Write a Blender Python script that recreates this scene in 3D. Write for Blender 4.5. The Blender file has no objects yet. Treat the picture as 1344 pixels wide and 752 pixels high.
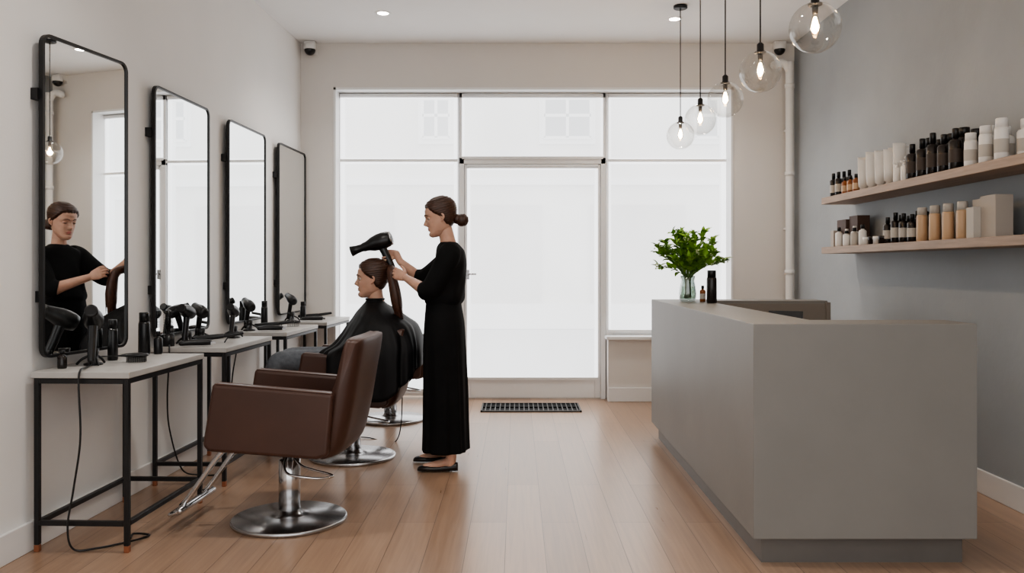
import bpy, math, random
from mathutils import Vector, Matrix
random.seed(7)
S=bpy.context.scene
pi=math.pi
# ---------------------------------------------------------------- materials
def new_mat(name):
    m=bpy.data.materials.new(name); m.use_nodes=True
    nt=m.node_tree
    return m,nt,nt.nodes['Principled BSDF'],nt.nodes['Material Output']
def mat(name,col,rough=.5,metal=0,noise=0,nscale=5,bump=0,bscale=60,spec=.5,stretch=(1,1,1),sheen=0,sss=0,trans=0,emit=None,es=0,coat=0,bdist=.01):
    m,nt,b,o=new_mat(name)
    b.inputs['Base Color'].default_value=(*col,1)
    b.inputs['Roughness'].default_value=rough
    b.inputs['Metallic'].default_value=metal
    b.inputs['Specular IOR Level'].default_value=spec
    if sss:
        b.inputs['Subsurface Weight'].default_value=sss
        b.inputs['Subsurface Scale'].default_value=.01
    if sheen: b.inputs['Sheen Weight'].default_value=sheen
    if coat: b.inputs['Coat Weight'].default_value=coat
    if trans: b.inputs['Transmission Weight'].default_value=trans
    if emit:
        b.inputs['Emission Color'].default_value=(*emit,1); b.inputs['Emission Strength'].default_value=es
    tc=nt.nodes.new('ShaderNodeTexCoord'); mp=nt.nodes.new('ShaderNodeMapping')
    mp.inputs['Scale'].default_value=stretch
    nt.links.new(tc.outputs['Object'],mp.inputs[0])
    if noise:
        n=nt.nodes.new('ShaderNodeTexNoise'); n.inputs['Scale'].default_value=nscale; n.inputs['Detail'].default_value=6
        nt.links.new(mp.outputs[0],n.inputs[0])
        r=nt.nodes.new('ShaderNodeValToRGB')
        r.color_ramp.elements[0].position=.3; r.color_ramp.elements[1].position=.7
        r.color_ramp.elements[0].color=(*[max(0,c*(1-noise)) for c in col],1)
        r.color_ramp.elements[1].color=(*[min(1,c*(1+noise)) for c in col],1)
        nt.links.new(n.outputs['Fac'],r.inputs[0]); nt.links.new(r.outputs[0],b.inputs['Base Color'])
    if bump:
        n2=nt.nodes.new('ShaderNodeTexNoise'); n2.inputs['Scale'].default_value=bscale; n2.inputs['Detail'].default_value=4
        nt.links.new(mp.outputs[0],n2.inputs[0])
        bp=nt.nodes.new('ShaderNodeBump'); bp.inputs['Strength'].default_value=bump; bp.inputs['Distance'].default_value=bdist
        nt.links.new(n2.outputs['Fac'],bp.inputs['Height']); nt.links.new(bp.outputs[0],b.inputs['Normal'])
    return m
M_wallL=mat('plaster_white',(.80,.79,.775),.85,noise=.02,nscale=1.5,bump=.05,bscale=90)
M_wallB=mat('plaster_greige',(.72,.69,.66),.85,noise=.02,nscale=1.5,bump=.05,bscale=90)
M_wallR=mat('plaster_bluegrey',(.34,.36,.375),.7,noise=.12,nscale=1.1,bump=.12,bscale=25)
M_ceil=mat('ceiling_white',(.86,.855,.85),.9,noise=.01)
M_trim=mat('trim_white',(.78,.77,.76),.5,noise=.01)
M_frame=mat('window_frame_white',(.82,.82,.82),.45,noise=.01)
M_desk=mat('microcement_grey',(.225,.215,.20),.5,noise=.05,nscale=2.2,bump=.04,bscale=30)
M_deskin=mat('desk_interior_taupe',(.24,.21,.18),.6,noise=.04)
M_black=mat('black_powdercoat',(.010,.010,.011),.4,noise=.1,nscale=40)
M_vent=mat('vent_black_metal',(.008,.008,.008),.7,noise=.1,nscale=40,spec=.2)
M_ventm=mat('vent_dark_metal',(.10,.10,.10),.45,metal=.6,noise=.1,nscale=40)
M_bplast=mat('black_plastic',(.008,.008,.009),.3,noise=.1,nscale=30)
M_copper=mat('copper_tip',(.45,.2,.12),.35,metal=.8)
M_chrome=mat('chrome',(.66,.66,.67),.18,metal=1,noise=.03)
M_steel=mat('brushed_steel',(.50,.50,.51),.25,metal=1,noise=.05,nscale=20,stretch=(1,1,12))
M_top=mat('stone_tabletop',(.46,.445,.425),.45,noise=.05,nscale=10)
M_leather=mat('brown_leather',(.064,.028,.019),.38,noise=.12,nscale=4,bump=.12,bscale=420,bdist=.002)
M_piping=mat('leather_piping',(.10,.05,.037),.5,noise=.05)
M_skin=mat('skin',(.56,.33,.24),.52,noise=.09,nscale=22,sss=.14,bump=.08,bscale=300,bdist=.001)
M_lip=mat('lips',(.42,.15,.12),.4,noise=.05)
M_eyew=mat('eye_white',(.62,.58,.55),.3,noise=.02)
M_iris=mat('iris',(.04,.02,.012),.15,noise=.05)
M_hair=mat('hair_brown',(.048,.019,.010),.40,noise=.6,nscale=6,bump=.5,bscale=8,stretch=(1.5,32,32),bdist=.003)
M_tail=mat('hair_ponytail_brown',(.065,.024,.012),.40,noise=.6,nscale=6,bump=.5,bscale=8,stretch=(32,32,1.5),bdist=.003)
M_cloth=mat('black_crepe',(.006,.006,.0065),.85,noise=.2,nscale=8,bump=.15,bscale=18,spec=.2)
M_cape=mat('black_satin_cape',(.007,.007,.008),.55,noise=.15,nscale=8,bump=.2,bscale=9,stretch=(1,1,.4),spec=.25)
M_jeans=mat('grey_denim',(.13,.142,.16),.85,noise=.2,nscale=40,bump=.1,bscale=60)
M_shoe=mat('black_shoe_leather',(.012,.01,.01),.35,noise=.1)
M_leaf=mat('leaf_green',(.18,.36,.035),.45,noise=.35,nscale=14)
M_stem=mat('stem_green',(.12,.22,.05),.5,noise=.2)
M_bud=mat('pale_blossom',(.55,.62,.36),.6,noise=.1)
M_wood=mat('oak_shelf',(.33,.23,.165),.5,noise=.18,nscale=7,stretch=(6,.6,10),bump=.05)
M_white=mat('white_plastic',(.78,.77,.75),.35,noise=.02)
M_amber=mat('amber_plastic',(.26,.09,.03),.25,noise=.08)
M_brownb=mat('dark_brown_bottle',(.014,.010,.009),.25,noise=.1)
M_tan=mat('tan_bottle',(.56,.39,.25),.4,noise=.05)
M_boxg=mat('carton_greybeige',(.42,.38,.34),.7,noise=.03)
M_boxb=mat('carton_brown',(.08,.045,.033),.6,noise=.08)
M_label=mat('paper_label',(.50,.47,.43),.7,noise=.03)
M_labeld=mat('dark_label',(.06,.045,.038),.6,noise=.05)
M_screen=mat('dark_screen',(.02,.022,.025),.2,noise=.05)
M_facade=mat('facade_render',(.66,.63,.58),.9,noise=.08,nscale=.6)
M_facwin=mat('facade_glass',(.03,.04,.05),.2,noise=.2)
M_pave=mat('pavement',(.35,.34,.33),.9,noise=.1)
M_bulb=mat('warm_filament',(1,.7,.35),.4,emit=(1,.62,.28),es=60)
M_down=mat('downlight_lens',(1,.95,.88),.4,emit=(1,.94,.84),es=20)
m,nt,b,o=new_mat('mirror_glass'); M_mirror=m
b.inputs['Base Color'].default_value=(.93,.95,.95,1); b.inputs['Metallic'].default_value=1; b.inputs['Roughness'].default_value=.012
def thin_glass(name,tint=(.95,.97,.97),lo=.06,hi=.75):
    m,nt,b,o=new_mat(name); nt.nodes.remove(b)
    t=nt.nodes.new('ShaderNodeBsdfTransparent'); t.inputs[0].default_value=(*tint,1)
    g=nt.nodes.new('ShaderNodeBsdfGlossy'); g.inputs['Roughness'].default_value=.03
    lw=nt.nodes.new('ShaderNodeLayerWeight'); lw.inputs[0].default_value=.35
    mr=nt.nodes.new('ShaderNodeMapRange'); mr.inputs['To Min'].default_value=lo; mr.inputs['To Max'].default_value=hi
    mx=nt.nodes.new('ShaderNodeMixShader')
    nt.links.new(lw.outputs['Facing'],mr.inputs[0]); nt.links.new(mr.outputs[0],mx.inputs[0])
    nt.links.new(t.outputs[0],mx.inputs[1]); nt.links.new(g.outputs[0],mx.inputs[2]); nt.links.new(mx.outputs[0],o.inputs[0])
    return m
M_globe=thin_glass('globe_glass',(.95,.94,.92),.05,.5)
M_vase=thin_glass('vase_glass',(.85,.9,.88),.12,.8)
BLIND_GLOW=2.8
def glowing_blind_mat():
    m,nt,b,o=new_mat('sheer_roller_blind_glow'); nt.nodes.remove(b)
    e=nt.nodes.new('ShaderNodeEmission'); e.inputs[0].default_value=(.975,.985,1,1)  # added emission stands in for daylight through the fabric and lights the room
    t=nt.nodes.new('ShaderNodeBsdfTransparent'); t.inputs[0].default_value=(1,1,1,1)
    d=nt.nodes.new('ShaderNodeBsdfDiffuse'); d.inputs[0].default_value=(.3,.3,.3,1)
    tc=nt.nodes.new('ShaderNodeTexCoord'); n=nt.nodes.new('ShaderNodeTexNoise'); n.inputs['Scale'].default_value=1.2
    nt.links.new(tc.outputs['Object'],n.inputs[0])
    mr=nt.nodes.new('ShaderNodeMapRange'); mr.inputs['To Min'].default_value=BLIND_GLOW*.86; mr.inputs['To Max'].default_value=BLIND_GLOW*1.08
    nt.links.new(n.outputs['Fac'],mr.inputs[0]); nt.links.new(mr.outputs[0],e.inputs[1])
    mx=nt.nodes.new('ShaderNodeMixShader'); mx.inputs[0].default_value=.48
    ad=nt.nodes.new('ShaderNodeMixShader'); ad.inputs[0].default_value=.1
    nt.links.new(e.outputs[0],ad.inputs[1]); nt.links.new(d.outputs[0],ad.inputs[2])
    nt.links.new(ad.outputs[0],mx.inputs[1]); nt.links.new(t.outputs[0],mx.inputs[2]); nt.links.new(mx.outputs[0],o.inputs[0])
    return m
M_blind_glow=glowing_blind_mat()
def floor_mat():
    m,nt,b,o=new_mat('oak_planks')
    L=nt.links.new; N=nt.nodes.new
    tc=N('ShaderNodeTexCoord'); mp=N('ShaderNodeMapping'); mp.inputs['Rotation'].default_value=(0,0,pi/2); mp.inputs['Location'].default_value=(.3,.05,0)
    L(tc.outputs['Object'],mp.inputs[0])
    br=N('ShaderNodeTexBrick'); br.offset=.37; br.offset_frequency=2; br.squash=1
    br.inputs['Scale'].default_value=1; br.inputs['Brick Width'].default_value=1.9; br.inputs['Row Height'].default_value=.175
    br.inputs['Mortar Size'].default_value=.0018; br.inputs['Mortar Smooth'].default_value=.3; br.inputs['Bias'].default_value=0
    br.inputs['Color1'].default_value=(.42,.285,.20,1); br.inputs['Color2'].default_value=(.335,.22,.15,1); br.inputs['Mortar'].default_value=(.15,.10,.07,1)
    L(mp.outputs[0],br.inputs[0])
    mp2=N('ShaderNodeMapping'); mp2.inputs['Scale'].default_value=(22,.8,1); L(tc.outputs['Object'],mp2.inputs[0])
    n=N('ShaderNodeTexNoise'); n.inputs['Scale'].default_value=2.2; n.inputs['Detail'].default_value=8; n.inputs['Distortion'].default_value=.8; L(mp2.outputs[0],n.inputs[0])
    r=N('ShaderNodeValToRGB'); r.color_ramp.elements[0].position=.3; r.color_ramp.elements[1].position=.72
    r.color_ramp.elements[0].color=(.84,.81,.79,1); r.color_ramp.elements[1].color=(1.08,1.07,1.06,1); L(n.outputs['Fac'],r.inputs[0])
    mx=N('ShaderNodeMix'); mx.data_type='RGBA'; mx.blend_type='MULTIPLY'; mx.inputs['Factor'].default_value=1
    L(br.outputs['Color'],mx.inputs['A']); L(r.outputs[0],mx.inputs['B']); L(mx.outputs['Result'],b.inputs['Base Color'])
    mr=N('ShaderNodeMapRange'); mr.inputs['To Min'].default_value=.25; mr.inputs['To Max'].default_value=.34
    L(n.outputs['Fac'],mr.inputs[0]); L(mr.outputs[0],b.inputs['Roughness'])
    b.inputs['Specular IOR Level'].default_value=.75
    bp=N('ShaderNodeBump'); bp.inputs['Strength'].default_value=.25; bp.inputs['Distance'].default_value=.002
    inv=N('ShaderNodeMath'); inv.operation='SUBTRACT'; inv.inputs[0].default_value=1; L(br.outputs['Fac'],inv.inputs[1])
    L(inv.outputs[0],bp.inputs['Height']); L(bp.outputs[0],b.inputs['Normal'])
    return m
M_floor=floor_mat()

# ---------------------------------------------------------------- mesh builder
def catmull(P,n):
    out=[]
    k=len(P)
    for i in range(k-1):
        p0=P[max(i-1,0)];p1=P[i];p2=P[i+1];p3=P[min(i+2,k-1)]
        for j in range(n):
            t=j/n
            out.append(tuple(.5*((2*b)+(-a+c)*t+(2*a-5*b+4*c-d)*t*t+(-a+3*b-3*c+d)*t**3) for a,b,c,d in zip(p0,p1,p2,p3)))
    out.append(tuple(P[-1])); return out
class MB:
    def __init__(s): s.v=[];s.f=[];s.m=[];s.s=[];s.mats=[]
    def mi(s,m):
        if m not in s.mats: s.mats.append(m)
        return s.mats.index(m)
    def add(s,v,f,m,smooth=False,M=None):
        o=len(s.v)
        for p in v:
            p=Vector(p)
            s.v.append(M@p if M is not None else p)
        k=s.mi(m)
        for q in f: s.f.append([i+o for i in q]); s.m.append(k); s.s.append(smooth)
    def box(s,x0,x1,y0,y1,z0,z1,m,M=None):
        v=[(x0,y0,z0),(x1,y0,z0),(x1,y1,z0),(x0,y1,z0),(x0,y0,z1),(x1,y0,z1),(x1,y1,z1),(x0,y1,z1)]
        f=[(0,3,2,1),(4,5,6,7),(0,1,5,4),(1,2,6,5),(2,3,7,6),(3,0,4,7)]
        s.add(v,f,m,False,M)
    def lathe(s,prof,m,loc=(0,0,0),seg=32,M=None,smooth=True,cap=True):
        v=[];f=[];n=len(prof)
        for r,z in prof:
            for k in range(seg):
                a=2*pi*k/seg; v.append((loc[0]+r*math.cos(a),loc[1]+r*math.sin(a),loc[2]+z))
        for i in range(n-1):
            for k in range(seg):
                k2=(k+1)%seg; f.append((i*seg+k,i*seg+k2,(i+1)*seg+k2,(i+1)*seg+k))
        if cap:
            if prof[0][0]>1e-5: f.append(tuple(reversed(range(seg))))
            if prof[-1][0]>1e-5: f.append(tuple((n-1)*seg+k for k in range(seg)))
        s.add(v,f,m,smooth,M)
    def rings(s,R,m,smooth=True,M=None,closed=True,cap=True):
        v=[];f=[];n=len(R[0])
        for r in R: v+=r
        for i in range(len(R)-1):
            for k in range(n if closed else n-1):
                k2=(k+1)%n; f.append((i*n+k,i*n+k2,(i+1)*n+k2,(i+1)*n+k))
        if cap:
            for e,base in ((0,0),(1,(len(R)-1)*n)):
                c=sum((Vector(p) for p in v[base:base+n]),Vector())/n
                v.append(tuple(c)); ci=len(v)-1
                for k in range(n):
                    k2=(k+1)%n
                    f.append((base+k2,base+k,ci) if e==0 else (base+k,base+k2,ci))
        s.add(v,f,m,smooth,M)
    def tube(s,pts,rad,m,seg=12,n=6,up=(0,1,0),flat=1.0,M=None,round_end=True,cap=True):
        if not isinstance(rad,(list,tuple)): rad=[rad]*len(pts)
        fl=flat if isinstance(flat,(list,tuple)) else [flat]*len(pts)
        P=[(*p,r,q) for p,r,q in zip(pts,rad,fl)]
        if n>1 and len(pts)>1: P=catmull(P,n)
        C=[Vector(p[:3]) for p in P]; R=[]
        U=Vector(up)
        k=len(C)
        for i in range(k):
            T=(C[min(i+1,k-1)]-C[max(i-1,0)]).normalized()
            u=(U-T*U.dot(T))
            if u.length<1e-3: u=T.orthogonal()
            u.normalize(); U=u; w=T.cross(u)
            r=P[i][3];q=P[i][4]
            def ring(c,sc):
                return [tuple(c+u*math.cos(2*pi*j/seg)*r*sc+w*math.sin(2*pi*j/seg)*r*q*sc) for j in range(seg)]
            if i==0 and round_end:
                R.append(ring(C[i]-T*r*.75*min(1,q),.45)); R.append(ring(C[i]-T*r*.4*min(1,q),.85))
            R.append(ring(C[i],1))
            if i==k-1 and round_end:
                R.append(ring(C[i]+T*r*.4*min(1,q),.85)); R.append(ring(C[i]+T*r*.75*min(1,q),.45))
        s.rings(R,m,True,M,True,cap)
    def ball(s,c,r,m,seg=24,rows=14,M=None):
        R=[]
        rx,ry,rz=r if isinstance(r,(tuple,list)) else (r,r,r)
        for i in range(1,rows):
            a=-pi/2+pi*i/rows
            R.append([(c[0]+rx*math.cos(a)*math.cos(2*pi*j/seg),c[1]+ry*math.cos(a)*math.sin(2*pi*j/seg),c[2]+rz*math.sin(a)) for j in range(seg)])
        s.rings(R,m,True,M)
    def extrude(s,poly,y0,y1,m,M=None,smooth=False):
        n=len(poly)
        v=[(x,y0,z) for x,z in poly]+[(x,y1,z) for x,z in poly]
        f=[tuple(range(n)),tuple(reversed(range(n,2*n)))]
        for k in range(n):
            k2=(k+1)%n; f.append((k2,k,n+k,n+k2))
        s.add(v,f,m,smooth,M)
    def obj(s,name,parent=None,ploc=None,bevel=0,bseg=2,remesh=0,smooth_it=0,subsurf=0,loc=None,rotz=0,fix=True):
        me=bpy.data.meshes.new(name); me.from_pydata([tuple(p) for p in s.v],[],s.f)
        for m in s.mats: me.materials.append(m)
        me.polygons.foreach_set('material_index',s.m); me.polygons.foreach_set('use_smooth',s.s)
        me.validate(); me.update()
        if fix:
            import bmesh
            bm=bmesh.new(); bm.from_mesh(me); bmesh.ops.recalc_face_normals(bm,faces=bm.faces); bm.to_mesh(me); bm.free()
        o=bpy.data.objects.new(name,me); S.collection.objects.link(o)
        if loc: o.location=loc
        o.rotation_euler[2]=rotz
        if bevel:
            b=o.modifiers.new('bevel','BEVEL'); b.width=bevel; b.segments=bseg; b.limit_method='ANGLE'; b.angle_limit=.6
        if remesh:
            r=o.modifiers.new('rm','REMESH'); r.mode='VOXEL'; r.voxel_size=remesh; r.use_smooth_shade=True
        if smooth_it:
            q=o.modifiers.new('sm','SMOOTH'); q.iterations=smooth_it; q.factor=.5
        if parent:
            o.parent=parent
            if ploc: o.matrix_parent_inverse=Matrix.Translation(ploc).inverted()
        return o
def empty(name,loc,rotz=0):
    e=bpy.data.objects.new(name,None); e.location=loc; e.rotation_euler[2]=rotz; e.empty_display_size=.1
    S.collection.objects.link(e); return e
def sbox(name,x0,x1,y0,y1,z0,z1,m,parent=None,ploc=None,bevel=0):
    b=MB(); b.box(x0,x1,y0,y1,z0,z1,m); return b.obj(name,parent,ploc,bevel)
def w(px,py,D): return Vector(((px-678)*D/1100,D,1.25-(py-350)*D/1100))

# ---------------------------------------------------------------- room
YB=7.77; H=3.32; XR=2.575
def xl(y): return -2.2836+.0365*y
AL=math.atan(.0365)
Y0=-0.8
b=MB()
v=[(xl(Y0)-.2,Y0,0),(xl(Y0),Y0,0),(xl(8.07),8.07,0),(xl(8.07)-.2,8.07,0)]
v+= [(x,y,H) for x,y,z in v]
b.add(v,[(0,3,2,1),(4,5,6,7),(0,1,5,4),(1,2,6,5),(2,3,7,6),(3,0,4,7)],M_wallL); b.obj('wall_left')
sbox('wall_right',XR,XR+.2,Y0,8.07,0,H,M_wallR)
sbox('floor',-3.2,3.2,Y0,8.3,-.1,0,M_floor)
sbox('ceiling',-3.0,3.0,Y0,8.3,H,H+.15,M_ceil)
WX0,WX1,WZ1=-1.695,2.006,2.91
b=MB()
b.box(-2.05,WX0,YB,8.07,0,H,M_wallB); b.box(WX1,XR,YB,8.07,0,H,M_wallB); b.box(WX0,WX1,YB,8.07,WZ1,H,M_wallB)
b.box(.85,WX1,YB,8.07,0,.575,M_wallB)
b.obj('wall_back')
bh=.13
b=MB(); t=.018
v=[(xl(Y0),Y0,0),(xl(Y0)+t,Y0,0),(xl(YB)+t,YB,0),(xl(YB),YB,0)]; v+=[(x,y,bh) for x,y,z in v]
b.add(v,[(0,3,2,1),(4,5,6,7),(0,1,5,4),(1,2,6,5),(2,3,7,6),(3,0,4,7)],M_trim); b.obj('baseboard_left',bevel=.004)
sbox('baseboard_right',XR-t,XR,Y0,YB,0,bh,M_trim,bevel=.004)
b=MB(); b.box(-1.99,WX0,YB-t,YB,0,bh,M_trim); b.box(.85,XR,YB-t,YB,0,bh,M_trim); b.obj('baseboard_back',bevel=.004)
b=MB()
b.box(WX0-.0,WX0+.02,YB-.01,8.05,0,WZ1,M_frame); b.box(WX1-.02,WX1,YB-.01,8.05,.575,WZ1,M_frame)
b.box(WX0,WX1,YB-.01,8.05,WZ1-.02,WZ1,M_frame)
b.obj('trim_window_reveal')
sbox('window_sill',.83,WX1,YB-.05,8.0,.575,.605,M_frame,bevel=.004)
def gx(px,D=7.97): return (px-678)*D/1100
def gz(py,D=7.97): return 1.25-(py-350)*D/1100
FY0,FY1=7.93,8.01
def win(name,x0,x1,z0,z1,fw=.05,rail=gz(212)):
    e=empty(name,((x0+x1)/2,7.97,z0)); L=e.location.copy()
    b=MB()
    b.box(x0,x0+fw,FY0,FY1,z0,z1,M_frame); b.box(x1-fw,x1,FY0,FY1,z0,z1,M_frame)
    b.box(x0+fw,x1-fw,FY0,FY1,z1-fw,z1,M_frame); b.box(x0+fw,x1-fw,FY0,FY1,z0,z0+fw,M_frame)
    b.box(x0+fw,x1-fw,FY0,FY1,rail-.03,rail+.03,M_frame)
    b.obj('window_frame',e,L,bevel=.004)
    b=MB(); b.box(x0+.01,x1-.01,7.885,7.90,rail-.012,rail+.012,M_frame); b.obj('window_rail',e,L)
    return e,L
zt=2.89
e1,L1=win('window_1',WX0+.02,gx(603),.03,zt)
e3,L3=win('window_2',gx(794.5),WX1-.02,.605,zt)
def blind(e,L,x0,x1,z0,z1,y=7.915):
    b=MB(); b.add([(x0,y,z0),(x1,y,z0),(x1,y,z1),(x0,y,z1)],[(0,1,2,3)],M_blind_glow)
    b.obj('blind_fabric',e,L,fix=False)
    b=MB(); b.box(x0,x1,y-.008,y+.004,z0-.02,z0+.004,M_frame)
    b.tube([(x0,y+.0,z1+.012),(x1,y,z1+.012)],.02,M_frame,seg=14,n=1,up=(0,0,1),round_end=False)
    b.obj('blind_bar',e,L)
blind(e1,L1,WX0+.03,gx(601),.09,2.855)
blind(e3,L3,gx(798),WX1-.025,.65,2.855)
dx0,dx1=gx(603.5),gx(794)
e=empty('door_1',((dx0+dx1)/2,7.97,0)); L=e.location.copy()
b=MB(); fw=.045
b.box(dx0,dx0+fw,FY0-.02,FY1,0,zt,M_frame); b.box(dx1-fw,dx1,FY0-.02,FY1,0,zt,M_frame)
b.box(dx0,dx1,FY0-.02,FY1,zt-fw,zt,M_frame); b.box(dx0,dx1,FY0-.02,FY1,gz(212)-.03,gz(212)+.03,M_frame)
b.obj('door_frame',e,L,bevel=.003)
b=MB(); a0,a1=dx0+fw+.002,dx1-fw-.002; zt2=gz(212)-.032; s=.055
b.box(a0,a0+s,FY0,FY1-.01,.01,zt2,M_frame); b.box(a1-s,a1,FY0,FY1-.01,.01,zt2,M_frame)
b.box(a0+s,a1-s,FY0,FY1-.01,zt2-s,zt2,M_frame); b.box(a0+s,a1-s,FY0,FY1-.01,.01,.20,M_frame)
b.obj('door_leaf',e,L,bevel=.005)
b=MB(); b.tube([(a0+.03,FY0,1.18),(a0+.03,FY0-.05,1.18),(a0+.11,FY0-.055,1.18)],.008,M_steel,n=2)
b.box(a0+.014,a0+.046,FY0-.008,FY0,1.13,1.22,M_steel); b.obj('door_handle',e,L)
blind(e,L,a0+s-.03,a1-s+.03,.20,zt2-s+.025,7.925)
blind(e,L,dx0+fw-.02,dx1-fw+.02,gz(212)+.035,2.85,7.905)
b=MB(); vx0,vx1,vy0,vy1=-.31,.56,7.2,7.62
b.box(vx0,vx1,vy0,vy1,.0005,.002,M_vent)
b.box(vx0,vx1,vy0,vy0+.014,.0005,.014,M_ventm); b.box(vx0,vx1,vy1-.014,vy1,.0005,.014,M_ventm)
b.box(vx0,vx0+.014,vy0,vy1,.0005,.014,M_ventm); b.box(vx1-.014,vx1,vy0,vy1,.0005,.014,M_ventm)
x=vx0+.035
while x<vx1-.03:
    b.box(x,x+.009,vy0+.014,vy1-.014,.001,.013,M_ventm); x+=.042
b.box(vx0,vx1,(vy0+vy1)/2-.006,(vy0+vy1)/2+.006,.001,.013,M_vent)
b.obj('floor_vent')
b=MB(); px=2.46; py=7.66
b.tube([(px-.10,7.70,3.10),(px-.02,7.69,3.12),(px+.03,py,3.04),(px+.035,py,2.85),(px+.035,py,0)],.036,M_white,seg=16,n=6,up=(0,1,0))
for z in (2.9,2.1,1.2): b.lathe([(.037,-.02),(.044,-.02),(.044,.02),(.037,.02)],M_white,(px+.035,py,z),16)
for z in (2.5,1.6): b.box(px+.01,px+.06,py,YB,z-.01,z+.01,M_white)
b.obj('wall_pipe')
def cctv(loc):
    b=MB()
    b.box(-.055,.055,-.005,.0,-.05,.06,M_white)
    b.box(-.05,.05,-.10,-.005,.0,.05,M_white)
    b.ball((0,-.075,-.025),.05,M_bplast)
    b.lathe([(.054,-.012),(.056,0),(.056,.03),(.04,.045)],M_white,(0,-.075,-.01),24)
    o=b.obj('security_camera',loc=loc); return o
cctv((w(407,62,7.7).x,YB,w(407,62,7.7).z)); cctv((w(1023,62,7.7).x,YB,w(1023,62,7.7).z))
for (x,y) in ((-1.09,6.84),(1.3+.02,7.0),(-1.09,3.6),(.2,3.6),(-1.09,.6),(1.3,.6)):
    b=MB(); b.lathe([(.0,-.003),(.045,-.003)],M_down,(x,y,H),24); b.lathe([(.045,-.004),(.065,-.006),(.07,0)],M_ceil,(x,y,H),24,cap=False)
    b.obj('recessed_downlight')
    l=bpy.data.lights.new('spot','SPOT'); l.energy=55; l.spot_size=2.3; l.spot_blend=.9; l.color=(1,.95,.89); l.shadow_soft_size=.08
    lo=bpy.data.objects.new('downlight_lamp',l); lo.location=(x,y,H-.03); S.collection.objects.link(lo)

# ---------------------------------------------------------------- exterior
b=MB(); b.box(-14,14,17,17.3,-.2,11,M_facade)
b.box(-14,14,16.9,17,2.9,3.05,M_trim); b.box(-14,14,16.85,17,0,.5,M_trim)
def fwin(x0,x1,z0,z1,nx=2,nz=2):
    b.box(x0-.09,x1+.09,16.93,17,z0-.12,z1+.09,M_trim)
    b.box(x0,x1,16.91,16.95,z0,z1,M_facwin)
    for i in range(nx+1):
        x=x0+(x1-x0)*i/nx; b.box(x-.03,x+.03,16.88,16.94,z0,z1,M_trim)
    for i in range(nz+1):
        z=z0+(z1-z0)*i/nz; b.box(x0,x1,16.88,16.94,z-.03,z+.03,M_trim)
for xx in (-9.3,-5.6,-1.9,.55,3.6,7.3): fwin(xx,xx+(.95 if xx!=-1.9 else .55),3.85,4.75)
for xx in (-8,-4.4,-1.4,1.5,4.6): b.box(xx,xx+1.9,16.93,17,.5,2.5,M_boxg)
b.obj('street_building')
sbox('street_pavement',-14,14,8.3,17,-.15,-.02,M_pave)

# ---------------------------------------------------------------- mirrors
def rrect(W,Hh,r,n=6):
    pts=[]
    for cx,cz,a0 in ((W/2-r,Hh/2-r,0),(-W/2+r,Hh/2-r,pi/2),(-W/2+r,-Hh/2+r,pi),(W/2-r,-Hh/2+r,1.5*pi)):
        for i in range(n+1):
            a=a0+pi/2*i/n; pts.append((cx+r*math.cos(a),cz+r*math.sin(a)))
    return pts
def mirror(y0,y1,zb=.842,zt=2.29,extra=0):
    W=y1-y0; Hh=zt-zb
    ang=AL+extra
    piv=Vector((xl(y0)+.045,y0,(zb+zt)/2))
    e=empty('wall_mirror',piv,-ang)
    out=rrect(W,Hh,.05); inn=rrect(W-.026,Hh-.026,.038)
    b=MB(); n=len(out)
    R=[[(x,p[0]+W/2,p[1]) for p in q] for x,q in ((-.014,out),(.008,out),(.008,inn),(-.0,inn))]
    v=[p for r in R for p in r]; f=[]
    for i in range(3):
        for k in range(n): f.append((i*n+k,i*n+(k+1)%n,(i+1)*n+(k+1)%n,(i+1)*n+k))
    f.append(tuple(range(n)))
    b.add(v,f,M_black); b.obj('mirror_frame',e)
    b=MB(); b.add([(.001,p[0]+W/2,p[1]) for p in inn],[tuple(range(n))],M_mirror); b.obj('mirror_glass',e)
    b=MB()
    for z in (-.45,.45):
        if z>0: b.box(-.05,-.01,-.014,.03,z-.025,z+.025,M_black)
        else: b.box(-.05,-.01,.02,.06,z-.025,z+.025,M_black)
        if extra: b.box(-.045-W*math.sin(extra)*.9,-.01,W-.10,W-.06,z-.02,z+.02,M_black)
        else: b.box(-.046,-.01,W/2-.05,W/2+.05,z-.03,z+.03,M_black)
    b.obj('mirror_bracket',e)
mirror(3.71,3.71+.595,extra=.142)
for y0 in (4.77,5.88,6.98): mirror(y0,y0+.775)

# ---------------------------------------------------------------- styling tables
TH=.79
def table(y0,ln=.80):
    e=empty('styling_table',(xl(y0)+.012,y0,0),-AL)
    dp=.45
    b=MB(); b.box(.01,dp,0,ln,TH-.028,TH,M_top); b.obj('table_top',e,bevel=.003)
    b=MB(); t=.022
    for x in (.022,dp-t-.005):
        for y in (.005,ln-t-.005):
            b.box(x,x+t,y,y+t,.03,TH-.028,M_black); b.box(x,x+t,y,y+t,0,.03,M_copper)
    for z in (.115,TH-.052):
        for y in (.005,ln-t-.005): b.box(.022+t,dp-t-.005,y,y+t,z,z+t,M_black)
        for x in (.022,dp-t-.005): b.box(x,x+t,.005+t,ln-t-.005,z,z+t,M_black)
    b.obj('table_frame',e,bevel=.002,bseg=1)
for y0 in (3.667,4.77,5.88,6.95): table(y0)

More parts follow.
